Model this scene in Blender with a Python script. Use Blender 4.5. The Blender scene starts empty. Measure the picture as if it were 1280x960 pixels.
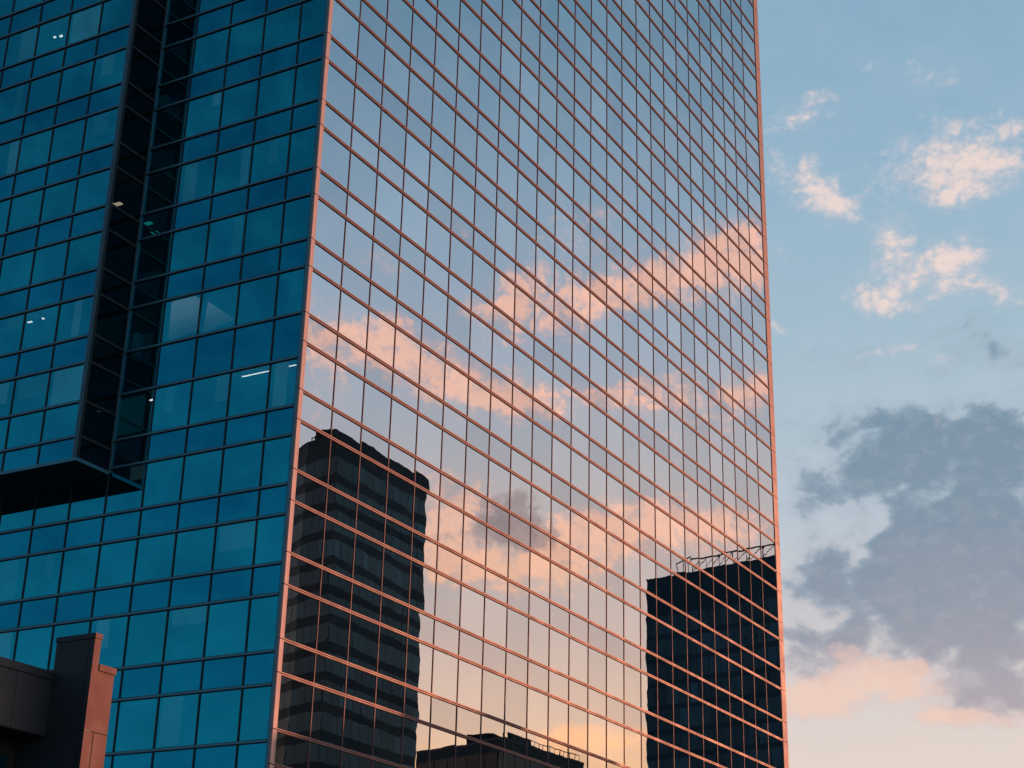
import bpy, bmesh, math, random
from mathutils import Vector, Matrix, noise
random.seed(7)
SC = bpy.context.scene
COL = SC.collection
R = math.radians

# ------------------------------------------------------------------ helpers
def tag(o, label=None, cat=None, group=None, kind=None):
    if label: o['label'] = label
    if cat: o['category'] = cat
    if group: o['group'] = group
    if kind: o['kind'] = kind
    return o

def empty(name, loc, label, cat, group=None):
    o = bpy.data.objects.new(name, None); COL.objects.link(o)
    o.location = loc; o.empty_display_size = 1.0
    tag(o, label, cat, group); return o

class MB:
    """collects polygons; build() links them as one mesh object"""
    def __init__(s): s.v = []; s.f = []; s.smooth = []; s.val = []
    def poly(s, pts, val=0.5):
        n = len(s.v); s.v += [tuple(p) for p in pts]; s.f.append(tuple(range(n, n+len(pts)))); s.smooth.append(False); s.val.append(val)
    def box(s, x0, x1, y0, y1, z0, z1, val=0.5):
        n = len(s.v)
        s.v += [(x0,y0,z0),(x1,y0,z0),(x1,y1,z0),(x0,y1,z0),(x0,y0,z1),(x1,y0,z1),(x1,y1,z1),(x0,y1,z1)]
        for f in ((3,2,1,0),(4,5,6,7),(0,1,5,4),(1,2,6,5),(2,3,7,6),(3,0,4,7)):
            s.f.append(tuple(n+i for i in f)); s.smooth.append(False); s.val.append(val)
    def prism(s, pts, z0, z1, val=0.5):
        n = len(s.v); k = len(pts)
        a = sum(pts[i][0]*pts[(i+1)%k][1]-pts[(i+1)%k][0]*pts[i][1] for i in range(k))
        if a < 0: pts = pts[::-1]
        s.v += [(p[0],p[1],z0) for p in pts] + [(p[0],p[1],z1) for p in pts]
        s.f.append(tuple(n+i for i in reversed(range(k)))); s.f.append(tuple(n+k+i for i in range(k)))
        for i in range(k): j = (i+1)%k; s.f.append((n+i,n+j,n+k+j,n+k+i))
        s.smooth += [False]*(k+2); s.val += [val]*(k+2)
    def bar(s, a, b, w, val=0.5):
        a = Vector(a); b = Vector(b); d = (b-a).normalized()
        u = d.cross(Vector((0,0,1)));
        if u.length < .01: u = Vector((1,0,0))
        u.normalize(); t = d.cross(u); n = len(s.v)
        for p in (a, b):
            for i, j in ((-1,-1),(1,-1),(1,1),(-1,1)): s.v.append(tuple(p+u*i*w/2+t*j*w/2))
        for f in ((0,1,2,3),(7,6,5,4),(0,4,5,1),(1,5,6,2),(2,6,7,3),(3,7,4,0)):
            s.f.append(tuple(n+i for i in f)); s.smooth.append(False); s.val.append(val)
    def pane(s, o, u, w, h, nrm, bulge, tilt, n=5, val=0.5):
        """a sheet of glass, slightly pillowed and slightly out of true, as sealed units are"""
        o = Vector(o); u = Vector(u); nrm = Vector(nrm); z = Vector((0,0,1)); k = len(s.v)
        flip = u.cross(z).dot(nrm) < 0
        for j in range(n+1):
            for i in range(n+1):
                a = i/n; b = j/n
                d = bulge*(1-(2*a-1)**2)*(0.55+0.45*(1-(2*b-1)**2)) + bulge*.35*(1-(2*b-1)**2) + tilt[0]*(a-.5)*w + tilt[1]*(b-.5)*h
                s.v.append(tuple(o+u*a*w+z*b*h+nrm*d))
        for j in range(n):
            for i in range(n):
                q = (k+j*(n+1)+i, k+j*(n+1)+i+1, k+(j+1)*(n+1)+i+1, k+(j+1)*(n+1)+i)
                s.f.append(q[::-1] if flip else q); s.smooth.append(True); s.val.append(val)
    def build(s, name, mat, parent=None, kind=None, origin=None):
        me = bpy.data.meshes.new(name)
        if origin is None and parent is None:
            origin = (sum(v[0] for v in s.v)/len(s.v), sum(v[1] for v in s.v)/len(s.v), min(v[2] for v in s.v))
        base = Vector(parent['_w']) if parent is not None and '_w' in parent else Vector((0,0,0))
        c = [sum(v[i] for v in s.v)/len(s.v) for i in range(3)] if origin is None else origin
        me.from_pydata([(v[0]-c[0], v[1]-c[1], v[2]-c[2]) for v in s.v], [], s.f)
        me.polygons.foreach_set('use_smooth', s.smooth)
        at = me.attributes.new('pv', 'FLOAT', 'FACE'); at.data.foreach_set('value', s.val)
        me.materials.append(mat); me.update()
        o = bpy.data.objects.new(name, me); COL.objects.link(o)
        o['_w'] = list(c)
        if parent is not None:
            o.parent = parent
            o.location = Vector(c) - base
        else: o.location = c
        if kind: o['kind'] = kind
        return o

def root(name, loc, label, cat, group=None):
    o = empty(name, loc, label, cat, group); o['_w'] = list(loc); return o

# ------------------------------------------------------------------ node helpers
class NT:
    def __init__(s, nt): s.nt = nt; s.n = nt.nodes; s.l = nt.links
    def new(s, t, **kw):
        x = s.n.new(t)
        for k, v in kw.items(): setattr(x, k, v)
        return x
    def lk(s, a, b): s.l.new(a, b)
    def setin(s, sock, v):
        if isinstance(v, bpy.types.NodeSocket): s.l.new(v, sock)
        else: sock.default_value = v
    def m(s, op, a, b=None, c=None, clamp=False):
        x = s.new('ShaderNodeMath', operation=op, use_clamp=clamp)
        s.setin(x.inputs[0], a)
        if b is not None: s.setin(x.inputs[1], b)
        if c is not None: s.setin(x.inputs[2], c)
        return x.outputs[0]
    def mr(s, v, a, b, c=0.0, d=1.0, smooth=True):
        x = s.new('ShaderNodeMapRange'); x.interpolation_type = 'SMOOTHSTEP' if smooth else 'LINEAR'
        s.setin(x.inputs[0], v)
        for i, q in enumerate((a, b, c, d)): x.inputs[i+1].default_value = q
        return x.outputs[0]
    def mix(s, f, a, b, bt='MIX'):
        x = s.new('ShaderNodeMix', data_type='RGBA', blend_type=bt)
        s.setin(x.inputs[0], f)
        for i, q in ((6, a), (7, b)):
            if isinstance(q, tuple): x.inputs[i].default_value = (*q, 1) if len(q) == 3 else q
            else: s.lk(q, x.inputs[i])
        return x.outputs[2]
    def ramp(s, v, stops, interp='LINEAR'):
        x = s.new('ShaderNodeValToRGB'); x.color_ramp.interpolation = interp
        e = x.color_ramp.elements
        while len(e) < len(stops): e.new(0.5)
        for k, (p, c) in zip(e, stops): k.position = p; k.color = (*c, 1)
        s.setin(x.inputs[0], v); return x.outputs[0]
    def noise(s, vec, scale, detail=4, rough=.55, dist=0.0, color=False):
        x = s.new('ShaderNodeTexNoise'); x.inputs['Scale'].default_value = scale; x.inputs['Detail'].default_value = detail
        x.inputs['Roughness'].default_value = rough; x.inputs['Distortion'].default_value = dist
        if vec is not None: s.lk(vec, x.inputs['Vector'])
        return x.outputs['Color' if color else 'Fac']

def newmat(name):
    m = bpy.data.materials.new(name); m.use_nodes = True; m.node_tree.nodes.clear()
    return m, NT(m.node_tree)

# clouds: azimuth, elevation, half-length, half-height (degrees), slope, weight
LIT = [(18.3, 31.63, 1.05, 0.41, 171, 0.8), (17.58, 32.2, 0.38, 0.16, -175, 0.5), (15.44, 33.03, 0.31, 0.18, -174, 0.45), (12.71, 32.45, 0.76, 0.27, 165, 0.55), (13.85, 32.71, 0.54, 0.24, -174, 0.35), (12.64, 29.71, 2.07, 0.96, 175, 1.15), (11.2, 29.36, 0.88, 0.37, -164, 0.7), (12.84, 28.34, 0.83, 0.37, -170, 0.95), (10.26, 30.31, 0.52, 0.21, 179, 0.6), (18.14, 29.27, 1.57, 0.67, -151, 0.85), (17.26, 28.59, 0.84, 0.33, -158, 0.7), (15.25, 27.27, 0.57, 0.57, 143, 0.9), (14.33, 25.92, 1.59, 0.71, 168, 1.05), (12.54, 26.38, 0.93, 0.35, 179, 0.85), (15.79, 25.22, 0.76, 0.27, -176, 0.75), (11.76, 25.23, 0.96, 0.35, -166, 0.95), (15.14, 23.46, 0.69, 0.19, 176, 0.7), (16.66, 23.31, 0.35, 0.17, -176, 0.55), (13.69, 22.94, 0.45, 0.19, -176, 0.5), (19.45, 24.53, 0.53, 0.16, -172, 0.6), (11.44, 28.51, 0.58, 0.16, -173, 0.4), (19.03, 26.98, 0.61, 0.22, -177, 0.3), (-36.82, 23.41, 1.01, 1.36, 23, 1.0), (-35.73, 24.26, 1.38, 0.42, 11, 0.9), (-34.5, 23.98, 0.89, 0.57, 30, 0.9), (-33.24, 23.2, 1.39, 0.79, -16, 0.9), (-31.55, 22.63, 1.83, 0.73, -9, 1.0), (-30.02, 22.06, 1.38, 0.51, -7, 0.8), (-29.65, 25.28, 1.37, 0.68, 24, 0.85), (-27.95, 24.75, 1.2, 0.74, 24, 0.75), (-26.58, 25.46, 1.23, 0.67, 13, 0.7), (-24.73, 26.0, 1.7, 0.73, 10, 0.85), (-22.56, 26.65, 2.13, 0.83, 10, 1.0), (-20.55, 27.05, 1.37, 1.05, 6, 1.15), (-24.15, 22.66, 1.38, 0.42, 7, 1.0), (-26.26, 21.98, 1.8, 0.47, 7, 0.85), (-28.37, 22.37, 1.5, 0.5, 1, 0.6), (-21.78, 22.07, 1.77, 0.44, 6, 0.9), (-20.15, 22.29, 0.89, 0.56, -2, 0.9), (-31.95, 18.1, 1.34, 0.73, -8, 1.0), (-30.95, 18.69, 0.87, 0.57, 31, 0.7), (-32.35, 17.26, 1.34, 0.55, -6, 0.6), (-30.58, 16.49, 3.2, 0.6, -10, 1.05), (-31.72, 16.04, 1.45, 0.41, -6, 0.7), (-27.69, 16.83, 1.73, 0.72, 11, 1.05), (-25.81, 17.81, 1.74, 0.55, 11, 0.95), (-23.92, 17.81, 1.71, 0.61, 0, 0.9), (-21.91, 17.51, 1.42, 0.61, -5, 0.8), (-27.7, 17.79, 0.75, 0.5, 1, 0.6), (-20.47, 17.76, 1.14, 0.39, -1, 0.4), (-25.09, 16.85, 1.73, 0.33, 19, 0.4), (-36.84, 21.05, 0.41, 0.28, 4, 0.5), (-31.77, 27.91, 0.68, 0.33, 11, 0.35), (-34.84, 26.87, 0.92, 0.29, -19, 0.45), (-26.75, 28.5, 1.86, 0.56, 18, 0.4), (-32.45, 19.47, 0.71, 0.34, 3, 0.35), (-26.09, 10.33, 1.93, 0.42, 6, 1.2), (-27.2, 10.58, 0.72, 0.27, 1, 0.8), (-29.36, 25.7, 0.76, 0.36, 48, 0.6), (-31.19, 25.1, 0.56, 0.39, 2, 0.4), (-28.14, 26.83, 1.84, 0.51, 19, 0.3), (-22.99, 20.84, 2.32, 0.39, 5, 0.3)]
RIM = [(18.06, 17.83, 0.63, 0.22, 174, 0.6), (15.72, 17.25, 0.55, 0.16, 174, 0.5), (14.04, 20.94, 0.39, 0.16, -176, 0.5), (13.5, 20.71, 0.83, 0.28, -146, 0.35), (17.69, 12.12, 2.98, 0.58, 175, 0.9), (19.06, 11.77, 1.62, 0.42, -179, 0.8), (16.32, 12.54, 1.6, 0.48, -163, 0.6), (13.79, 11.08, 1.81, 0.31, -176, 0.8), (14.82, 11.24, 1.04, 0.23, -179, 0.6), (16.82, 13.16, 1.6, 0.4, -169, 0.5)]
DARK = [(11.86, 23.14, 1.93, 0.91, -170, 0.9), (17.0, 23.52, 1.77, 0.39, 178, 0.35), (15.72, 21.12, 1.71, 0.66, -177, 0.85), (13.83, 20.06, 2.48, 0.96, -176, 0.9), (11.97, 20.73, 1.66, 0.8, -175, 0.9), (15.56, 19.48, 3.09, 0.81, 169, 0.85), (12.04, 18.59, 2.13, 1.6, -176, 1), (17.28, 19.02, 1.97, 0.49, 162, 0.6), (14.33, 17.39, 2.16, 0.92, -177, 0.8), (16.33, 16.41, 2.2, 0.81, -178, 0.75), (12.54, 16.22, 2.65, 1.86, -177, 1.1), (13.97, 15.24, 2.97, 1.33, -177, 1.0), (16.93, 15.62, 1.65, 0.65, -178, 0.55), (12.52, 13.59, 1.82, 1.83, -177, 1.1), (15.68, 13.98, 3.23, 0.96, -173, 0.8), (18.33, 15.4, 1.65, 0.59, -178, 0.5), (18.96, 13.8, 1.65, 0.8, -178, 0.5), (13.19, 11.92, 1.79, 0.94, -178, 1.0), (17.64, 12.97, 2.7, 0.69, -172, 0.7), (19.48, 14.61, 1.12, 0.54, -179, 0.3), (18.64, 20.31, 1.16, 0.33, -178, 0.25), (14.43, 11.23, 0.78, 0.26, -179, 0.4), (-29.33, 18.4, 0.83, 0.62, 6, 1.15), (-29.45, 17.4, 1.53, 0.56, -7, 1.0), (-30.62, 17.73, 0.87, 0.67, 2, 0.7), (-31.76, 17.0, 1.74, 0.39, -8, 0.6), (-28.28, 17.23, 1.04, 0.44, 1, 0.8), (-26.83, 17.67, 0.7, 0.38, 0, 0.5), (-28.88, 17.91, 0.53, 0.34, 1, 0.6), (-33.8, 22.48, 2.7, 0.44, -6, 0.3), (-25.96, 19.33, 4.73, 0.84, 6, 0.25), (-25.35, 24.06, 3.34, 0.56, 11, 0.3), (-30.85, 24.27, 1.82, 0.45, 16, 0.3), (-35.44, 20.17, 2.03, 0.72, 3, 0.25)]

SUN_AZ, SUN_EL = -28.4, 9.6

# ------------------------------------------------------------------ world: dusk sky with clouds, all laid out by azimuth and elevation
def make_world():
    w = bpy.data.worlds.new('World'); SC.world = w; w.use_nodes = True
    w.node_tree.nodes.clear(); T = NT(w.node_tree)
    tc = T.new('ShaderNodeTexCoord'); dirv = tc.outputs['Generated']
    nrm = T.new('ShaderNodeVectorMath', operation='NORMALIZE'); T.lk(dirv, nrm.inputs[0])
    sp = T.new('ShaderNodeSeparateXYZ'); T.lk(nrm.outputs[0], sp.inputs[0])
    az = T.m('MULTIPLY', T.m('ARCTAN2', sp.outputs[1], sp.outputs[0]), 180/math.pi)
    el = T.m('MULTIPLY', T.m('ARCSINE', sp.outputs[2]), 180/math.pi)
    cb = T.new('ShaderNodeCombineXYZ'); T.lk(az, cb.inputs[0]); T.lk(el, cb.inputs[1]); P = cb.outputs[0]
    # warp so that the cloud masses fray
    st = T.new('ShaderNodeVectorMath', operation='MULTIPLY'); T.lk(P, st.inputs[0]); st.inputs[1].default_value = (1, 1.35, 1)
    def warp(scale, amt, detail, vec):
        n = T.noise(st.outputs[0], scale, detail, .6, color=True)
        s1 = T.new('ShaderNodeVectorMath', operation='SUBTRACT'); T.lk(n, s1.inputs[0]); s1.inputs[1].default_value = (.5, .5, .5)
        s2 = T.new('ShaderNodeVectorMath', operation='MULTIPLY'); T.lk(s1.outputs[0], s2.inputs[0]); s2.inputs[1].default_value = (amt, amt*.75, 0)
        s3 = T.new('ShaderNodeVectorMath', operation='ADD'); T.lk(vec, s3.inputs[0]); T.lk(s2.outputs[0], s3.inputs[1])
        return s3.outputs[0]
    W = warp(.55, 1.3, 5, P)
    W2 = warp(2.2, .55, 4, W)
    def field(tab, grow, src):
        acc = None
        for a, e, rx, ry, rot, s_ in tab:
            mp = T.new('ShaderNodeMapping', vector_type='TEXTURE'); T.lk(src, mp.inputs[0])
            mp.inputs[1].default_value = (a, e, 0); mp.inputs[2].default_value = (0, 0, R(rot)); mp.inputs[3].default_value = (rx*grow, ry*grow, 1)
            g = T.new('ShaderNodeTexGradient', gradient_type='SPHERICAL'); T.lk(mp.outputs[0], g.inputs[0])
            v = g.outputs['Fac']
            acc = T.m('MULTIPLY', v, s_) if acc is None else T.m('MULTIPLY_ADD', v, s_, acc)
        return acc
    fbm = T.noise(st.outputs[0], 1.5, 9, .62, .3)
    fbm2 = T.noise(st.outputs[0], .42, 7, .6, .2)
    fmid = T.noise(st.outputs[0], .62, 7, .52, .3)
    fpuff = T.m('MULTIPLY_ADD', T.noise(st.outputs[0], 1.1, 7, .55, .5), .6, T.m('MULTIPLY', T.noise(st.outputs[0], 2.6, 7, .6, .3), .4))
    fine = T.noise(st.outputs[0], 4.5, 6, .6)
    def dens(tab, grow, namp, lo, hi, src=W2, nz=None):
        F = field(tab, grow, src)
        env = T.m('MULTIPLY', F, 3.0, clamp=True)
        n = T.m('MULTIPLY', T.m('SUBTRACT', nz or fbm, .5), T.m('MULTIPLY', env, namp))
        tot = T.m('ADD', F, n)
        return tot, T.mr(tot, lo, hi)
    dt, dm = dens([(15.5, 18.4, 4.6, 3.0, 0, .38), (16.8, 15.2, 3.8, 1.8, 0, .35), (18.2, 21.3, 2.4, .9, 0, .25)]+[d for d in DARK if d[0] > 0 or d[5] > .35], 1.7, 3.4, .16, 1.5, nz=fmid)
    lt, lm = dens([(a, b, c_*1.05, d*1.1, e, max(w_, .45)+.12) for a, b, c_, d, e, w_ in LIT], 1.95, 2.8, .16, 1.5, nz=fpuff)
    rt, rm = dens([r for r in RIM if r[1] < 14 or r[5] < .4], 1.8, 2.0, .16, .85, nz=fmid)
    # base gradients by elevation (ramp position = el / 90)
    e90 = T.m('DIVIDE', el, 90.0, clamp=True)
    q = lambda e: max(0.0, e/90.0)
    cool = T.ramp(e90, [(q(0), (.80, .55, .40)), (q(9.5), (.80, .67, .61)), (q(13), (.70, .65, .64)), (q(18), (.50, .575, .65)),
                        (q(24), (.375, .52, .625)), (q(30), (.29, .465, .61)), (q(36), (.25, .425, .575)), (q(60), (.14, .27, .43)), (1, (.10, .2, .34))])
    warm = T.ramp(e90, [(q(0), (1.5, .62, .22)), (q(9), (1.35, .64, .32)), (q(11), (1.08, .655, .50)), (q(14), (.85, .605, .56)), (q(19), (.70, .62, .64)),
                        (q(23), (.55, .61, .72)), (q(28), (.42, .57, .72)), (q(35), (.21, .39, .54)), (q(60), (.13, .26, .42)), (1, (.10, .2, .34))])
    anti = T.ramp(e90, [(q(0), (.17, .18, .22)), (q(10), (.12, .17, .25)), (q(20), (.07, .115, .19)), (q(35), (.038, .068, .122)), (q(60), (.06, .12, .22)), (1, (.10, .2, .34))])
    fw = T.mr(az, 11, -18)
    base = T.mix(fw, cool, warm)
    aaz = T.m('ABSOLUTE', T.m('ADD', az, 29.0))
    fa = T.mr(aaz, 55, 120)
    base = T.mix(fa, base, anti)
    # faint large-scale unevenness of the haze
    veil = T.mr(fbm2, .3, .75)
    base = T.mix(T.m('MULTIPLY', veil, .10), base, T.mix(fw, (.62, .66, .72), (.85, .66, .62)))
    # below the horizon
    base = T.mix(T.mr(el, 0.5, -2.0), base, (.05, .05, .055))
    # yellow core of the glow low over the roofs
    # dark clouds
    dcol = T.mix(T.mr(el, 10.5, 16), (.48, .41, .46), (.18, .28, .385))
    dcol = T.mix(fw, dcol, (.50, .37, .40))
    dshade = T.mr(T.m('MULTIPLY_ADD', T.m('SUBTRACT', fbm, .5), 2.5, dt), .3, 2.2)
    dcol = T.mix(T.m('MULTIPLY', dshade, .7), dcol, T.mix(fw, T.mix(T.mr(el, 10, 22), (.40, .35, .40), (.195, .29, .385)), (.40, .27, .31)))
    dcol = T.mix(T.mr(fbm, .48, .70, 0.0, .16), dcol, T.mix(fw, (.50, .54, .60), (.78, .52, .48)))
    rim = T.m('MULTIPLY', T.mr(dm, .02, .22), T.mr(dm, .75, .25))
    dcol = T.mix(T.m('MULTIPLY', rim, .45), dcol, T.mix(fw, T.mix(T.mr(el, 12, 20), (.82, .62, .58), (.58, .62, .69)), (.95, .62, .52)))
    c = T.mix(T.m('MULTIPLY', dm, .95), base, dcol)
    # lit clouds
    lcool = T.mix(T.mr(T.m('MULTIPLY_ADD', T.m('SUBTRACT', fpuff, .5), 3.0, lt), .35, 1.6), (.62, .60, .66), (.92, .73, .66))
    lwarm = T.mix(T.mr(T.m('MULTIPLY_ADD', T.m('SUBTRACT', fpuff, .5), 3.4, lt), .35, 1.7), (.84, .60, .60), (1.55, .78, .55))
    lwarm = T.mix(T.mr(el, 19, 12, 0, 1), lwarm, (1.72, .75, .36))
    lcol = T.mix(fw, lcool, lwarm)
    lcol = T.mix(T.mr(fine, .35, .75, 0, .22), lcol, T.mix(fw, (.62, .60, .66), (.90, .60, .56)))
    lcol2 = T.mix(T.mr(rt, .2, 1.0), (.72, .55, .54), (.92, .62, .50))
    c = T.mix(T.m('MULTIPLY', rm, .72), c, lcol2)
    c = T.mix(T.m('MULTIPLY', lm, .90), c, lcol)
    # dark mauve hearts sit in front of the lit bank in the sunset quarter
    ht, hm = dens([d for d in DARK if d[0] < 0 and d[5] > .45], 1.25, 1.4, .25, .95)
    c = T.mix(T.m('MULTIPLY', hm, T.m('MULTIPLY', fw, .72)), c, (.46, .33, .35))
    # physical sky added underneath at its own strength
    sky = T.new('ShaderNodeTexSky', sky_type='NISHITA'); sky.sun_disc = False
    sky.sun_elevation = R(SUN_EL); sky.sun_rotation = R(90 - SUN_AZ); sky.air_density = 1.2; sky.dust_density = 2.0
    sc = T.new('ShaderNodeVectorMath', operation='SCALE'); T.lk(c, sc.inputs[0]); sc.inputs[3].default_value = 10.0
    mixed = T.mix(.05, sc.outputs[0], sky.outputs[0])
    bg = T.new('ShaderNodeBackground'); T.lk(mixed, bg.inputs[0]); bg.inputs[1].default_value = 0.1
    out = T.new('ShaderNodeOutputWorld'); T.lk(bg.outputs[0], out.inputs[0])
make_world()

sun = bpy.data.lights.new('sun', 'SUN'); sun.energy = 3.7; sun.angle = R(.5); sun.color = (1.0, .35, .185)
so = bpy.data.objects.new('sun', sun); COL.objects.link(so)
sd = Vector((math.cos(R(SUN_AZ))*math.cos(R(SUN_EL)), math.sin(R(SUN_AZ))*math.cos(R(SUN_EL)), math.sin(R(SUN_EL))))
so.rotation_euler = sd.to_track_quat('Z', 'Y').to_euler(); so.location = sd*400

# ------------------------------------------------------------------ camera
CAM = Vector((-56.01, -43.12, 1.7)); PITCH, ROLL, YAW = 0.394984, 0.024772, 0.516309
fwd = Vector((math.cos(PITCH)*math.cos(YAW), math.cos(PITCH)*math.sin(YAW), math.sin(PITCH)))
rt_ = Vector((math.sin(YAW), -math.cos(YAW), 0)); up_ = rt_.cross(fwd)
r2 = rt_*math.cos(ROLL)+up_*math.sin(ROLL); u2 = up_*math.cos(ROLL)-rt_*math.sin(ROLL)
cd = bpy.data.cameras.new('camera'); cam = bpy.data.objects.new('camera', cd); COL.objects.link(cam)
M = Matrix(((r2.x, u2.x, -fwd.x, CAM.x), (r2.y, u2.y, -fwd.y, CAM.y), (r2.z, u2.z, -fwd.z, CAM.z), (0, 0, 0, 1)))
cam.matrix_world = M; cd.sensor_width = 36; cd.lens = 2053.59/1280*36; cd.clip_end = 6000; cd.clip_start = .5
SC.camera = cam
def proj(p):
    d = Vector(p)-CAM; w = max(d.dot(fwd), .01)
    return 640+2053.59*d.dot(r2)/w, 480-2053.59*d.dot(u2)/w

# ------------------------------------------------------------------ materials
def glass_mat(name, tint, tint_graze, through=0.0, through_tint=(.1, .35, .45), rough=0.0, wave=.0013):
    m, T = newmat(name)
    at = T.new('ShaderNodeAttribute', attribute_name='pv')
    tc = T.new('ShaderNodeTexCoord'); geo = T.new('ShaderNodeNewGeometry')
    lw = T.new('ShaderNodeLayerWeight'); lw.inputs[0].default_value = .5
    col = T.mix(T.mr(lw.outputs['Facing'], .25, .85), tint, tint_graze)
    col = T.mix(1.0, col, T.ramp(at.outputs['Fac'], [(0, (.82, .84, .86)), (1, (1, 1, 1))]), 'MULTIPLY')
    dirt = T.noise(geo.outputs['Position'], .35, 6, .65)
    col = T.mix(1.0, col, T.ramp(dirt, [(.3, (.955, .955, .96)), (.7, (1, 1, 1))]), 'MULTIPLY')
    bp = T.new('ShaderNodeBump'); bp.inputs['Strength'].default_value = 1.0; bp.inputs['Distance'].default_value = wave
    T.lk(T.noise(geo.outputs['Position'], .75, 1.5, .4), bp.inputs['Height'])
    gl = T.new('ShaderNodeBsdfGlossy'); gl.inputs['Roughness'].default_value = rough
    T.lk(col, gl.inputs['Color']); T.lk(bp.outputs[0], gl.inputs['Normal'])
    # a film of dust gives the panes a little body
    df = T.new('ShaderNodeBsdfDiffuse'); df.inputs['Color'].default_value = (.05, .07, .08, 1)
    mx = T.new('ShaderNodeMixShader'); mx.inputs[0].default_value = .022; T.lk(gl.outputs[0], mx.inputs[1]); T.lk(df.outputs[0], mx.inputs[2])
    res = mx.outputs[0]
    if through > 0:
        tr = T.new('ShaderNodeBsdfTransparent'); tr.inputs['Color'].default_value = (*through_tint, 1)
        ad = T.new('ShaderNodeAddShader'); T.lk(res, ad.inputs[0]); T.lk(tr.outputs[0], ad.inputs[1]); res = ad.outputs[0]
    out = T.new('ShaderNodeOutputMaterial'); T.lk(res, out.inputs[0]); return m

def pbr(name, base, rough=.5, metal=0.0, var=.12, scale=1.2, bump=0.0, spec=.5, coat=0):
    m, T = newmat(name); geo = T.new('ShaderNodeNewGeometry')
    n = T.noise(geo.outputs['Position'], scale, 6, .6)
    lo = tuple(c*(1-var) for c in base); hi = tuple(min(1, c*(1+var)) for c in base)
    b = T.new('ShaderNodeBsdfPrincipled'); T.lk(T.ramp(n, [(.3, lo), (.7, hi)]), b.inputs['Base Color'])
    T.lk(T.mr(n, .3, .7, rough*.88, min(1, rough*1.12)), b.inputs['Roughness'])
    b.inputs['Metallic'].default_value = metal; b.inputs['Specular IOR Level'].default_value = spec
    if bump:
        bp = T.new('ShaderNodeBump'); bp.inputs['Distance'].default_value = bump; T.lk(T.noise(geo.outputs['Position'], scale*14, 4), bp.inputs['Height']); T.lk(bp.outputs[0], b.inputs['Normal'])
    out = T.new('ShaderNodeOutputMaterial'); T.lk(b.outputs[0], out.inputs[0]); return m

def emit(name, col, s):
    m, T = newmat(name); e = T.new('ShaderNodeEmission'); e.inputs[0].default_value = (*col, 1); e.inputs[1].default_value = s
    out = T.new('ShaderNodeOutputMaterial'); T.lk(e.outputs[0], out.inputs[0]); return m

G_EAST = glass_mat('mirror_glass_sunset_side', (.60, .68, .74), (.70, .745, .77))
G_EASTSP = glass_mat('mirror_glass_spandrel_sunset_side', (.56, .63, .69), (.67, .70, .735))
G_WEST = glass_mat('blue_glass', (.016, .575, .715), (.055, .70, .82), through=.2, through_tint=(.15, .20, .22), wave=.0010)
G_WESTSP = glass_mat('blue_glass_spandrel', (.010, .46, .65), (.035, .57, .73), wave=.0012)
G_RET = glass_mat('bay_return_glass', (.012, .028, .032), (.02, .04, .045), through=.2, through_tint=(.16, .17, .15), wave=.0012)  # tint darkened in place of dark surroundings mirrored in the recess
TRIM = pbr('pink_aluminium', (.30, .205, .195), .55, .12, .10, .6, spec=.3)
COLM = pbr('pale_pink_aluminium', (.58, .47, .45), .6, .08, .05, .5, spec=.25)
TEALM = pbr('teal_aluminium', (.09, .25, .32), .45, .35, .06)
TRIMD = pbr('joint_dark', (.05, .035, .035), .7, 0, .1)
MULL = pbr('mullion_bronze', (.15, .11, .12), .6, .1, .1, spec=.3)
BLUEM = pbr('aluminium_blue_reflection', (.10, .36, .46), .42, .45, .06)  # frame metal with the blue sky reflection put into its colour
BLUEDK = pbr('blue_black_trim', (.022, .052, .065), .6, 0, .1)
SOFF = pbr('dark_soffit', (.02, .024, .026), .6, 0, .2)
INT = pbr('interior_dark', (.10, .13, .14), .9, 0, .2)
ROOFM = pbr('roof_membrane', (.12, .12, .12), .9, 0, .2)
LAMP = emit('lit_lamp', (1, .84, .74), 4.2)
LAMPW = emit('lit_lamp_warm', (1, .85, .62), 1.6)
PART, T_ = newmat('glowing_partition'); g_ = T_.new('ShaderNodeNewGeometry'); s_z = T_.new('ShaderNodeSeparateXYZ'); T_.lk(g_.outputs['Position'], s_z.inputs[0])
e_ = T_.new('ShaderNodeEmission'); e_.inputs[0].default_value = (.72, .80, .82, 1); T_.lk(T_.mr(s_z.outputs[2], 34.6, 36.8, .05, .36), e_.inputs[1])  # emission fading downwards paints the room light on the partition
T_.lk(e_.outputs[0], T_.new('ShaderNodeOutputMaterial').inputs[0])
BLIND = [emit('glowing_blind', (.30, .62, .70), e_) for e_ in (.05, .10, .16)]  # blinds emit faintly in place of light from the rooms

# ------------------------------------------------------------------ the glass tower
H = 3.9; CZ = -12.35792; S = .3791
zz = lambda u: (u-CZ)*H+1.7
B, O = 2.46447, .32486
BL, OL = 2.32639, -.61724
TOPN = 14; BOTN = -11
tower = root('glass_tower', (0, 0, 0), 'tall glass curtain-wall tower with a mirrored front reflecting pink clouds and a blue side', 'tower')

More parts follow.
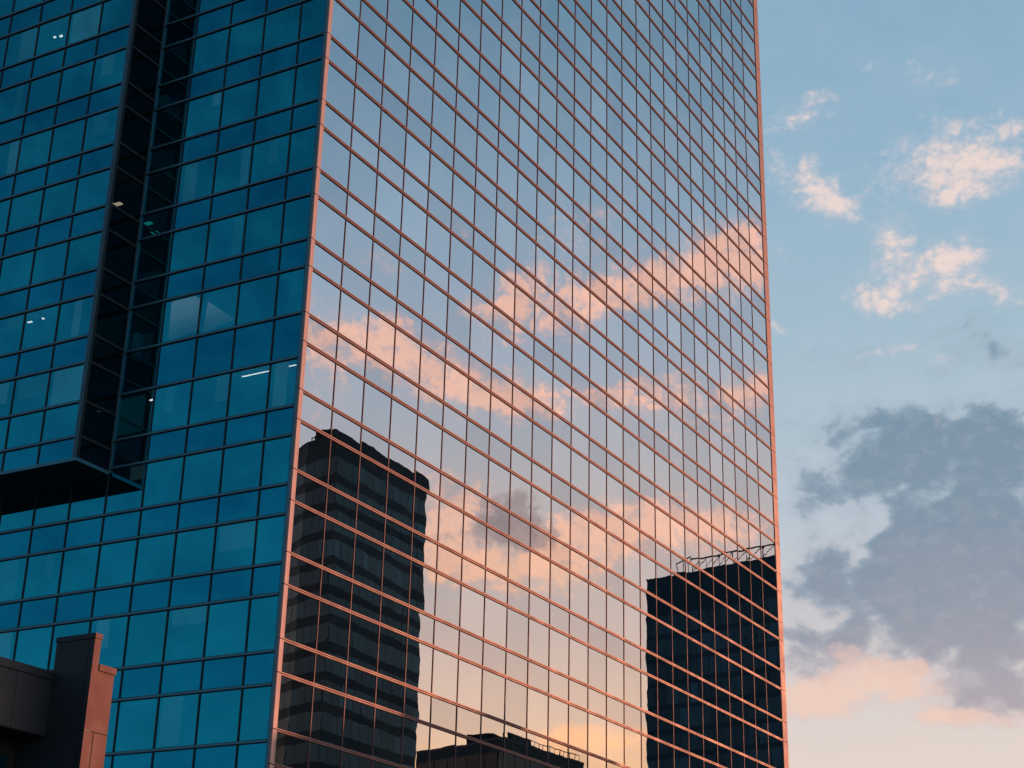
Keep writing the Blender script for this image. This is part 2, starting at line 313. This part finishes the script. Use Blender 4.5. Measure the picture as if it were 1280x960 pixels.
rows_r = []      # (z_low, z_high, spandrel)
rows_l = []
for n in range(TOPN, BOTN-1, -1):
    rows_r.append((zz(n-S), zz(n), True)); rows_r.append((zz(n-1), zz(n-S), False))
    if n > -4: rows_l.append((zz(n-S), zz(n), True)); rows_l.append((zz(n-1), zz(n-S), False))
q = [(-4, 1), (-4.585, 0), (-5.207, 1), (-5.575, 0), (-6.18, 1), (-6.545, 0), (-7.125, 1), (-7.49, 0), (-8.14, 1), (-8.512, 0), (-9.13, 1), (-9.505, 0), (-10.12, 1), (-10.5, 0), (-11.1, 1), (-11.48, 0), (-12.0, 1)]
for (a, s_), (b, _) in zip(q, q[1:]): rows_l.append((zz(b), zz(a), bool(s_)))
ZTOP = zz(TOPN); ZBOT = rows_r[-1][0]
xr = [O+B*i for i in range(25)] + [62.60]
yl = [.15] + [OL+BL*i for i in range(1, 17)]; YE = yl[-1]
YIN = OL+BL*5; ZSOF = 27.92; PB = 2.3
bn = {-4: -3.975, -3: -3.04, -2: -2.12, -1: -1.19, 0: -.25, 1: .68}
for k in range(2, 16): bn[k] = .68+.935*(k-1)
rows_b = []
for k in range(15, -4, -1):
    rows_b.append((zz(bn[k]-.365), zz(bn[k]), True)); rows_b.append((zz(bn[k-1]), zz(bn[k]-.365), False))
rows_b += [(zz(-4.344), zz(-3.975), True), (zz(-4.87), zz(-4.344), False), (zz(-5.335), zz(-4.87), False), (ZSOF, zz(-5.335), True)]
rows_b = [(a, min(b, ZTOP), s_) for a, b, s_ in rows_b if a < ZTOP-.2]

panes = {'window_pane': [], 'spandrel_panel': []}
rg = random.Random(11)
def add_pane(o, u, w, h, nrm, mat, sp, amp=1.0):
    c = Vector(o)+Vector(u)*w/2+Vector((0, 0, h/2)); px, py = proj(c)
    p = [proj(Vector(o)), proj(Vector(o)+Vector(u)*w), proj(Vector(o)+Vector(u)*w+Vector((0, 0, h))), proj(Vector(o)+Vector((0, 0, h)))]
    area = abs(sum(p[i][0]*p[(i+1)%4][1]-p[(i+1)%4][0]*p[i][1] for i in range(4)))/2
    if not (-20 < px < 1300 and -20 < py < 980): area = 0
    spec = dict(o=o, u=u, w=w, h=h, nrm=nrm, bulge=amp*max(.0001, rg.gauss(.00105, .00040)), tilt=(rg.gauss(0, .00045)*amp, rg.gauss(0, .00036)*amp), val=rg.random())
    panes['spandrel_panel' if sp else 'window_pane'].append((area, mat, spec))
g = .02
for z0, z1, sp in rows_r:
    for a, b in zip(xr, xr[1:]):
        add_pane((a+g, 0, z0+g), (1, 0, 0), b-a-2*g, z1-z0-2*g, (0, -1, 0), G_EASTSP if sp else G_EAST, sp, 1.0 if a < 25 else .75)
for z0, z1, sp in rows_l:
    for a, b in zip(yl, yl[1:]):
        if a > YIN-.1 and z0 >= ZSOF-.1: continue
        add_pane((0, a+g, z0+g), (0, 1, 0), b-a-2*g, z1-z0-2*g, (-1, 0, 0), G_WESTSP if sp else G_WEST, sp, .7)
yb = [YIN+.24] + [13.51+2.333*i for i in range(11)]
for z0, z1, sp in rows_b:
    for a, b in zip(yb, yb[1:]):
        add_pane((-PB, a+g, z0+g), (0, 1, 0), b-a-2*g, z1-z0-2*g, (-1, 0, 0), G_WESTSP if sp else G_WEST, sp, .7)
    # the return of the projecting bay
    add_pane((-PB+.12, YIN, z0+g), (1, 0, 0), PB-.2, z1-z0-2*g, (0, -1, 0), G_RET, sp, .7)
for kind, lst in panes.items():
    lst.sort(key=lambda t: -t[0])
    for ar, mat, sp in lst[:100]:
        mb = MB(); mb.pane(**sp); mb.build(kind, mat, tower)
    rest = lst[100:]; mb = MB(); mats = []; idx = []
    for ar, mat, sp in rest:
        if mat not in mats: mats.append(mat)
        k = len(mb.f); mb.pane(**sp); idx += [mats.index(mat)]*(len(mb.f)-k)
    o = mb.build(kind, mats[0], tower, kind='stuff')
    for m_ in mats[1:]: o.data.materials.append(m_)
    o.data.polygons.foreach_set('material_index', idx)

# transoms: two aluminium bars with a dark joint between them
def transom_r(z):
    mb = MB(); x0, x1 = O-.0, 62.5
    mb.box(x0, x1, -.075, -.004, z+.013, z+.070); mb.box(x0, x1, -.055, -.004, z-.066, z-.013)
    return mb
def gasket_r(z):
    mb = MB(); mb.box(O, 62.58, -.030, -.003, z-.0135, z+.0135); mb.box(O, 62.58, -.045, -.003, z-.092, z-.0665); return mb
def vis(p): x, y = proj(p); return -60 < x < 1340 and -60 < y < 1020
ts = []
for z0, z1, sp in rows_r:
    if z0 < ZTOP: ts.append(('r', z1))
for z0, z1, sp in rows_l: ts.append(('l', z1))
for z0, z1, sp in rows_b: ts.append(('b', z1))
def transom(kind, z):
    if kind == 'r': return transom_r(z), gasket_r(z), TRIM, TRIMD
    mb = MB(); mg = MB()  # dark strips beside each blue bar paint its shaded underside
    if kind == 'l':
        y1 = YIN if z > ZSOF+.1 else YE
        mb.box(-.08, -.004, .16, y1-.01, z-.045, z+.045)
        mg.box(-.06, -.003, .16, y1-.01, z+.0455, z+.072); mg.box(-.065, -.003, .16, y1-.01, z-.085, z-.0455)
    else:
        X = -PB
        mb.box(X-.08, X-.004, YIN+.26, YE, z-.045, z+.045)
        mg.box(X-.06, X-.003, YIN+.26, YE, z+.0455, z+.072); mg.box(X-.065, X-.003, YIN+.26, YE, z-.085, z-.0455)
        mg.box(X+.12, -.12, YIN-.07, YIN-.004, z-.07, z+.07)  # return transoms coloured dark to paint the shade of the recess
    return mb, mg, BLUEM, BLUEDK
vt, ht = [], []
for k, z in ts:
    a = (0, 0, z) if k == 'l' else ((30, 0, z) if k == 'r' else (-PB, 15, z))
    pts = [(x, 0, z) for x in (0, 10, 20, 30, 40, 50, 62)] if k == 'r' else [((0 if k == 'l' else -PB), y, z) for y in (0.3 if k == 'l' else 12, 5 if k == 'l' else 14, 9 if k == 'l' else 18, 14, 20)]
    (vt if any(vis(p) for p in pts) and len(vt) < 100 else ht).append((k, z))
def merge(dst, src):
    n = len(dst.v); dst.v += src.v; dst.f += [tuple(n+i for i in f) for f in src.f]; dst.smooth += src.smooth; dst.val += src.val
for k, z in vt:
    mb, mg, ma, mgm = transom(k, z)
    t_ = mb.build('transom', ma, tower); mg.build('gasket_shade', mgm, t_)
by = {}
for k, z in ht:
    mb, mg, ma, mgm = transom(k, z)
    d = by.setdefault(ma.name, [MB(), ma]); merge(d[0], mb)
if by:
    tot = MB(); idx = []; mats = []
    for nme, (mb, ma) in by.items():
        mats.append(ma); idx += [len(mats)-1]*len(mb.f); merge(tot, mb)
    o = tot.build('transom', mats[0], tower, kind='stuff')
    for m_ in mats[1:]: o.data.materials.append(m_)
    o.data.polygons.foreach_set('material_index', idx)

# mullions
for x in xr[1:-1]:
    mb = MB(); mb.box(x-.026, x+.026, -.035, -.002, ZBOT, ZTOP); mb.build('mullion', MULL, tower)
for i, y in enumerate(yl[1:-1]):
    zt = ZTOP if y < YIN-.5 else ZSOF-.01
    mb = MB(); mb.box(-.05, -.002, y-.035, y+.035, 5, zt); mb.build('mullion', BLUEDK, tower)
for y in yb[1:-1]:
    mb = MB(); mb.box(-PB-.05, -PB-.002, y-.035, y+.035, ZSOF, ZTOP); mb.build('mullion', BLUEDK, tower)

# corner columns of pink aluminium, jointed at every transom
def column(x0, x1, groove, y0, name, mat=None):
    mb = MB(); zs = sorted({z1 for z0, z1, _ in rows_r} | {ZBOT})
    for a, b in zip(zs, zs[1:]):
        mb.box(x0, groove-.018, y0, .02, a+.022, b-.022)
        mb.box(groove+.018, x1, y0+.02, .02, a+.022, b-.022)
    c_ = mb.build('corner_column', mat or COLM, tower)
    m2 = MB(); m2.box(x0+.02, x1-.01, y0+.05, .018, ZBOT, ZTOP); m2.build('column_backing', TRIMD, c_)
    return c_
column(-.0, O-.01, .215, -.10, 'corner_column')
mb = MB(); mb.box(-.03, .0, .022, .13, ZBOT, ZTOP); mb.build('corner_trim', BLUEM, tower)
column(62.63, 63.68, 62.9, -.05, 'corner_column', pbr('pink_aluminium_muted', (.38, .28, .26), .6, .08, .08, .5, spec=.25))  # right-hand column in a darker, muted tone
# bay corner trims and inner corner
mb = MB(); mb.box(-PB-.02, -PB+.12, YIN-.04, YIN+.02, ZSOF, ZTOP); mb.build('gasket_shade', BLUEDK, tower)  # side of the corner trim, coloured dark in place of its warm reflection
mb = MB(); mb.box(-PB-.09, -PB-.051, YIN-.02, YIN+.05, ZSOF, ZTOP); mb.box(-PB-.09, -PB-.051, YIN+.09, YIN+.22, ZSOF, ZTOP); mb.build('corner_trim', TEALM, tower)
mb = MB(); mb.box(-PB-.05, -PB+.1, YIN-.03, YIN+.25, ZSOF+.01, ZTOP-.01); mb.build('gasket_shade', BLUEDK, tower)
mb = MB(); mb.box(-.11, -.003, YIN-.10, YIN-.003, ZSOF, ZTOP); mb.build('corner_trim', TEALM, tower)
mb = MB(); mb.box(-PB-.06, -.003, YIN-.05, YE, ZSOF-.10, ZSOF-.0); mb.build('soffit', SOFF, tower)
mb = MB(); mb.box(-PB-.10, -.12, YIN-.085, YIN-.055, ZSOF-.11, ZSOF+.07); mb.box(-PB-.11, -PB-.062, YIN-.055, YE, ZSOF-.11, ZSOF+.05); mb.build('edge_trim', BLUEM, tower)
# structure behind the glass
mb = MB(); mb.box(4.6, 63.5, 1.0, YE, 0, ZTOP-.2); mb.box(.3, 4.6, 1.0, 1.3, 0, ZTOP-.2); mb.build('core', INT, tower)
mb = MB(); mb.box(.01, 63.8, .15, YE+.2, ZTOP, ZTOP+.5); mb.box(-PB, 0.0, YIN, YE+.2, ZTOP, ZTOP+.5); mb.build('roof', ROOFM, tower)
mb = MB(); mb.box(.0, 63.8, YE+.01, YE+.3, 0, ZTOP-.01); mb.box(63.5, 63.82, .16, YE, 0, ZTOP-.01); mb.box(-PB, -.01, YE+.01, YE+.3, ZSOF, ZTOP-.01); mb.build('rear_wall', BLUEDK, tower)
mb = MB(); mb.box(0.0, 63.5, 0.0, .9, 0, ZBOT-.01); mb.box(0, .5, .9, YE, 0, rows_l[-1][0]-.01); mb.build('plinth', SOFF, tower)
for z0, z1, sp in rows_l:
    if sp and z1 < ZSOF+30:
        mb = MB(); mb.box(.06, 4.58, 1.32, YE-.1, z0+.15, z1-.1); mb.build('floor_slab', INT, tower)
for z0, z1, sp in rows_b:
    if sp: mb = MB(); mb.box(-PB+.15, -.05, YIN+.06, YE-.1, z0+.1, z1-.1); mb.build('floor_slab', INT, tower)
# lamps that are on behind the glass
def lamp(x0, x1, y0, y1, z0, z1, m=LAMP):
    mb = MB(); mb.box(x0, x1, y0, y1, z0, z1); mb.build('ceiling_light', m, tower)
lamp(.47, .53, 2.13, 3.76, 31.85, 31.88); lamp(.47, .53, .60, 1.57, 31.87, 31.90)
lamp(.45, .55, 9.2, 9.4, 31.62, 31.68)
lamp(-1.85, -1.60, YIN+.35, YIN+.75, 42.0, 42.05, LAMPW); lamp(-1.30, -1.05, YIN+.35, YIN+.75, 42.3, 42.35, LAMPW)
lamp(-PB+.45, -PB+.55, 17.3, 17.45, 53.95, 54.0); lamp(-PB+.65, -PB+.75, 17.02, 17.2, 54.05, 54.12)
lamp(-PB+.5, -PB+.6, 15.9, 16.2, 36.3, 36.33); lamp(-PB+.5, -PB+.6, 15.1, 15.2, 36.3, 36.35)
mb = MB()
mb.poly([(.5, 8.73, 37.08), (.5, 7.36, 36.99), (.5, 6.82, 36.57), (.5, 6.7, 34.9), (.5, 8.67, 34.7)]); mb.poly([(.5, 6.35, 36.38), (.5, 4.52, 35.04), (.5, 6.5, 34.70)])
mb.build('glowing_partition', PART, tower)
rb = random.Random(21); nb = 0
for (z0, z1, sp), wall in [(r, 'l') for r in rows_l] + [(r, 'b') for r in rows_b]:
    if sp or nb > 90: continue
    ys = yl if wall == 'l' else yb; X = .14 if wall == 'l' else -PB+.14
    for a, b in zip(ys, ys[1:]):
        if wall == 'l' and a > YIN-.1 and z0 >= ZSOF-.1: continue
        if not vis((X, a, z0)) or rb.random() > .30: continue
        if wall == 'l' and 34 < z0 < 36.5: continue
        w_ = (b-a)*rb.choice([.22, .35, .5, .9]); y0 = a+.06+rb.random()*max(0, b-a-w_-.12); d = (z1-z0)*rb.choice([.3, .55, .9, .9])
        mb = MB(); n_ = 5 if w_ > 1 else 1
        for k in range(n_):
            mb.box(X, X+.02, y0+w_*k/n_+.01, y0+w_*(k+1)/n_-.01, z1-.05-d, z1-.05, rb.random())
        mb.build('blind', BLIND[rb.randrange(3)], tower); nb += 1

# ------------------------------------------------------------------ the annexe in front, lower left
PANEL = pbr('annexe_panel', (.030, .050, .062), .55, .1, .06, .8, .0015)
PANELS = pbr('annexe_sunlit_panel', (.23, .115, .095), .75, 0, .05, 1.0, .003)  # sunset pink put into the colour of the sun-facing ends
PANELJ = pbr('annexe_joint', (.012, .014, .016), .8)
ax = root('annexe_building', (-22, 2, 0), 'low dark panelled building with a tall fin and pink sunlit end, before the blue side', 'building')
X0 = -15.0; YW = -2.04; YF = -3.78
mb = MB(); mb.box(-40, X0+.0, YW, 13, 11.74, 13.62); mb.box(-40, X0-.0, YW+1.3, 13, 0, 11.739); mb.build('wall', PANEL, ax)
mb = MB(); mb.box(-40, X0-.01, YW-.05, YW+.4, 13.624, 13.90); mb.build('coping', PANEL, ax)
mb = MB()
for x in (-16.62, -18.4, -20.2, -22): mb.box(x-.012, x+.012, YW-.004, YW+.01, 11.75, 13.61)
mb.box(-40, X0-.02, YW-.003, YW+.01, 11.70, 11.736); mb.build('panel_joint', PANELJ, ax)
mb = MB()
for k in range(8):
    x = X0-.35-k*1.6
    mb.box(x-1.45, x, YW+1.27, YW+1.297, 8.2, 11.1)
mb.build('window', G_WESTSP, ax)
mb = MB(); mb.box(X0, X0+.30, YF, YW+.01, 0, 14.92); mb.box(X0+.002, X0+.298, YW+.01, YW+1.6, 0, 13.6); f_ = mb.build('fin_wall', PANEL, ax)
mb = MB(); mb.box(X0-.035, X0+.32, YF-.035, YW+.03, 14.924, 15.10); mb.build('coping', PANEL, f_)
mb = MB()
mb.box(X0-.004, X0+.01, YF+.23, YF+.255, 0, 14.91); mb.box(X0-.004, X0+.01, YF, YW, 11.80, 11.83); mb.build('panel_joint', PANELJ, f_)
mb = MB(); mb.box(X0-.002, X0+.304, YF-.006, YF-.001, 11.86, 14.92); mb.box(X0-.002, X0+.304, YF-.006, YF-.001, 0, 11.80); mb.box(X0-.03, X0+.318, YF-.041, YF-.0355, 14.93, 15.095); mb.build('sunlit_end_face', PANELS, f_)  # thin sheets painting the sunlit pink on the end of the fin
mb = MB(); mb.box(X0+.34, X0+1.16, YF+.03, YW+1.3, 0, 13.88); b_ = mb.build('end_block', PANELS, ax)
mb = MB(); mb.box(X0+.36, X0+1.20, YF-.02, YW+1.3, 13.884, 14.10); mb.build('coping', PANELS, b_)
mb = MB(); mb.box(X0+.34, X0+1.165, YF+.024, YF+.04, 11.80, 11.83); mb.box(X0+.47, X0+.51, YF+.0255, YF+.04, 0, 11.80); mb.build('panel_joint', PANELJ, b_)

# ------------------------------------------------------------------ buildings across the street, seen in the mirror glass
WALLA = pbr('dark_cladding', (.011, .038, .045), .6, 0, .15, .3, spec=.2)
WALLB = pbr('navy_cladding', (.018, .085, .115), .6, 0, .15, .3, spec=.2)
def ofglass(name, c, r=.18, metal=.75):
    m, T = newmat(name); geo = T.new('ShaderNodeNewGeometry')
    at = T.new('ShaderNodeAttribute', attribute_name='pv')
    b = T.new('ShaderNodeBsdfPrincipled'); b.inputs['Roughness'].default_value = r; b.inputs['Metallic'].default_value = metal
    b.inputs['Roughness'].default_value = r
    T.lk(T.mix(1.0, T.ramp(at.outputs['Fac'], [(0, tuple(x*.45 for x in c)), (.6, c), (1, tuple(x*1.7 for x in c))]), T.ramp(T.noise(geo.outputs['Position'], .12, 3), [(.3, (.7, .7, .7)), (.7, (1, 1, 1))]), 'MULTIPLY'), b.inputs['Base Color'])
    out = T.new('ShaderNodeOutputMaterial'); T.lk(b.outputs[0], out.inputs[0]); return m
GLA = ofglass('office_glass_teal', (.027, .105, .125), .45, .3); GLB = ofglass('office_glass_navy', (.035, .15, .20), .45, .45); GLC = ofglass('office_glass_brown', (.03, .035, .04), .4, .4)
rr = random.Random(5)
def office(name, plan, ztop, floor, sill, glass, label, bay=2.0, zbot=6, faces=None, crown=2.5, group=None, wall=None):
    cx = sum(p[0] for p in plan)/len(plan); cy = sum(p[1] for p in plan)/len(plan)
    t = root(name, (cx, cy, 0), label, 'office building', group)
    mb = MB(); mb.prism(plan, 0, ztop-.25); mb.build('wall', wall or WALLA, t)
    mb = MB(); ex = [(cx+(p[0]-cx)*1.004, cy+(p[1]-cy)*1.004) for p in plan]; mb.prism(ex, ztop-.246, ztop); mb.build('roof', ROOFM, t)
    area = sum(plan[i][0]*plan[(i+1)%len(plan)][1]-plan[(i+1)%len(plan)][0]*plan[i][1] for i in range(len(plan)))
    bands = 0
    for i in (faces if faces is not None else range(len(plan))):
        a = Vector((*plan[i], 0)); b = Vector((*plan[(i+1)%len(plan)], 0)); L = (b-a).length; u = (b-a)/L
        nrm = Vector((u.y, -u.x, 0)) if area > 0 else Vector((-u.y, u.x, 0))
        z = ztop-crown
        while z-floor > zbot and bands < 96:
            mb = MB(); n = max(1, int(L/bay)); bw = L/n
            for k in range(n):
                p = a+u*(k*bw+.07)+nrm*.04+Vector((0, 0, z-floor+sill)); w_ = bw-.14; h_ = floor-sill
                pts = [p, p+u*w_, p+u*w_+Vector((0, 0, h_)), p+Vector((0, 0, h_))]
                if u.cross(Vector((0, 0, 1))).dot(nrm) < 0: pts = pts[::-1]
                mb.poly(pts, min(1, max(0, rr.gauss(.5, .14))))
            mb.build('window_band', glass, t); bands += 1; z -= floor
    return t
def far(p, k=1.5): return (-56.01+(p[0]+56.01)*k, 43.12+(p[1]-43.12)*k)
A_ = office('office_tower', [far(p) for p in [(115.4, -81.2), (137.5, -80.5), (138.9, -81.4), (143, -92), (127, -101), (119.0, -91.5), (117.0, -87.5)]], 121.7, 5.8, 2.0, GLA,
       'dark teal office block with banded windows, mirrored at the left end of the glass front', 3.1, 4, [0, 1, 5, 6], 5.2)
hh = lambda z: 1.7+(z-1.7)*1.5
mb = MB(); a_ = far((119.5, -85)); mb.box(a_[0]-3, a_[0]+2.0, a_[1]-2, a_[1]+1.5, 121.704, 124.2); mb.build('plant_room', WALLA, A_)
mb = MB(); a_ = far((117.2, -87)); b_ = far((115.8, -82.8)); mb.bar((a_[0], a_[1], 122.7), (b_[0], b_[1], 122.7), .22)
for k in range(5):
    t_ = k/4; mb.bar((a_[0]+(b_[0]-a_[0])*t_, a_[1]+(b_[1]-a_[1])*t_, 121.7), (a_[0]+(b_[0]-a_[0])*t_, a_[1]+(b_[1]-a_[1])*t_, 122.7), .2)
mb.build('railing', WALLA, A_)
B_ = office('office_tower', [(231.4, -88.7), (226.3, -59.3), (223.5, -43), (250, -38), (257, -84)], 91.7, 4.6, 1.0, GLB,
       'navy office block with a steel roof truss, mirrored at the right of the glass front', 2.4, 6, [0, 1], 8, wall=WALLB)
mb = MB(); pa = Vector((229.6, -77.8, 0)); pb_ = Vector((223.6, -43.4, 0)); n = 11
for k in range(n):
    a = pa.lerp(pb_, k/n); b = pa.lerp(pb_, (k+1)/n); zb, zt = 91.75, 94.0
    mb.bar((a.x, a.y, zb), (a.x, a.y, zt), .16); mb.bar((a.x, a.y, zt), (b.x, b.y, zt), .26)
    mb.bar((a.x, a.y, zb+.1), (b.x, b.y, zt-.1), .12)
mb.build('roof_truss', pbr('truss_steel', (.06, .055, .05), .7), B_)
mb = MB(); mb.bar((230.8, -81.5, 91.7), (230.8, -81.5, 94.0), .22); mb.bar((230.8, -81.5, 94.0), (229.9, -77.8, 94.6), .22); mb.bar((230.2, -79.2, 91.7), (230.2, -79.2, 94.4), .2); mb.build('roof_davit', WALLA, B_)
mb = MB(); mb.box(236, 242, -80, -74, 91.704, 93.6); mb.build('plant_room', WALLA, B_)
C_ = office('office_block', [(78.9, -43.0), (75.2, -31.6), (90.2, -30.6), (93, -46)], 29.7, 3.8, 1.2, GLC,
       'low black building mirrored at the foot of the glass front between two towers', 2.3, 3, [0, 1, 2], 1.2)
mb = MB()
for k in range(14):
    x = 77+k*.95; y = -31.6+(x-75)*.065
    mb.bar((x, y, 29.7), (x, y, 30.2), .06)
    if k < 13: mb.bar((x, y, 30.2), (x+.95, y+.062, 30.2), .07)
mb.build('railing', WALLA, C_)
mb = MB(); mb.box(79.5, 83.5, -33.5, -33.2, 29.71, 31.0); mb.box(78.0, 81, -37, -34, 29.704, 30.7); mb.build('roof_screen', WALLA, C_)

# low far blocks that the blue side mirrors near its foot
FARM = pbr('far_facade', (.10, .13, .15), .8, 0, .2, .05)
for k, (d, azd, h, w, lb) in enumerate([(330, 140.5, 62, 9, 'far slab block with a stepped roof, faintly mirrored low in the blue side'), (300, 137.6, 50, 8, 'far low block with a flat roof, faintly mirrored at the foot of the blue side')]):
    cx, cy = 56+d*math.cos(R(azd)), -43+d*math.sin(R(azd)); cx = -56.0+d*math.cos(R(azd)) + 0
    t = root('apartment_block', (cx, cy, 0), lb, 'building')
    mb = MB(); mb.box(cx-w, cx+w, cy-w, cy+w, 0, h); mb.build('wall', FARM, t)
    mb = MB(); mb.box(cx-w*.4, cx+w*.3, cy-w*.5, cy+w*.5, h, h+3.5); mb.build('roof', FARM, t)
    for f in range(8):
        mb = MB()
        for j in range(6): mb.poly([(cx+w+.05, cy-w+1+j*2.6*w/8, h-6-f*3.6), (cx+w+.05, cy-w+2.6+j*2.6*w/8, h-6-f*3.6), (cx+w+.05, cy-w+2.6+j*2.6*w/8, h-4-f*3.6), (cx+w+.05, cy-w+1+j*2.6*w/8, h-4-f*3.6)])
        mb.build('window', GLC, t)

# ------------------------------------------------------------------ ground, street
GR = pbr('ground_soil', (.09, .09, .085), .95, 0, .2, .02)
mb = MB(); mb.poly([(-3000, -3000, 0), (3000, -3000, 0), (3000, 3000, 0), (-3000, 3000, 0)])
tag(mb.build('ground', GR, None, 'structure'), 'dark open ground around the towers')
mb = MB(); mb.poly([(-400, -26, .004), (400, -26, .004), (400, -12, .004), (-400, -12, .004)])
tag(mb.build('road', pbr('asphalt', (.05, .05, .052), .9, 0, .15, .5), None, 'structure'), 'asphalt street in front of the glass tower')
mb = MB(); mb.box(-60, 75, -12.0, -4.2, 0.001, .13)
tag(mb.build('pavement', pbr('paving', (.22, .21, .20), .85, 0, .1, 1.5), None, 'structure'), 'pale paved pavement at the foot of the tower')

for o in bpy.data.objects:
    if '_w' in o: del o['_w']
SC.render.engine = 'CYCLES'
SC.cycles.max_bounces = 8; SC.cycles.glossy_bounces = 6; SC.cycles.transparent_max_bounces = 8
SC.cycles.caustics_reflective = False; SC.cycles.caustics_refractive = False
SC.cycles.sample_clamp_indirect = 4
SC.view_settings.view_transform = 'Standard'; SC.view_settings.look = 'None'; SC.view_settings.exposure = 0; SC.view_settings.gamma = 1
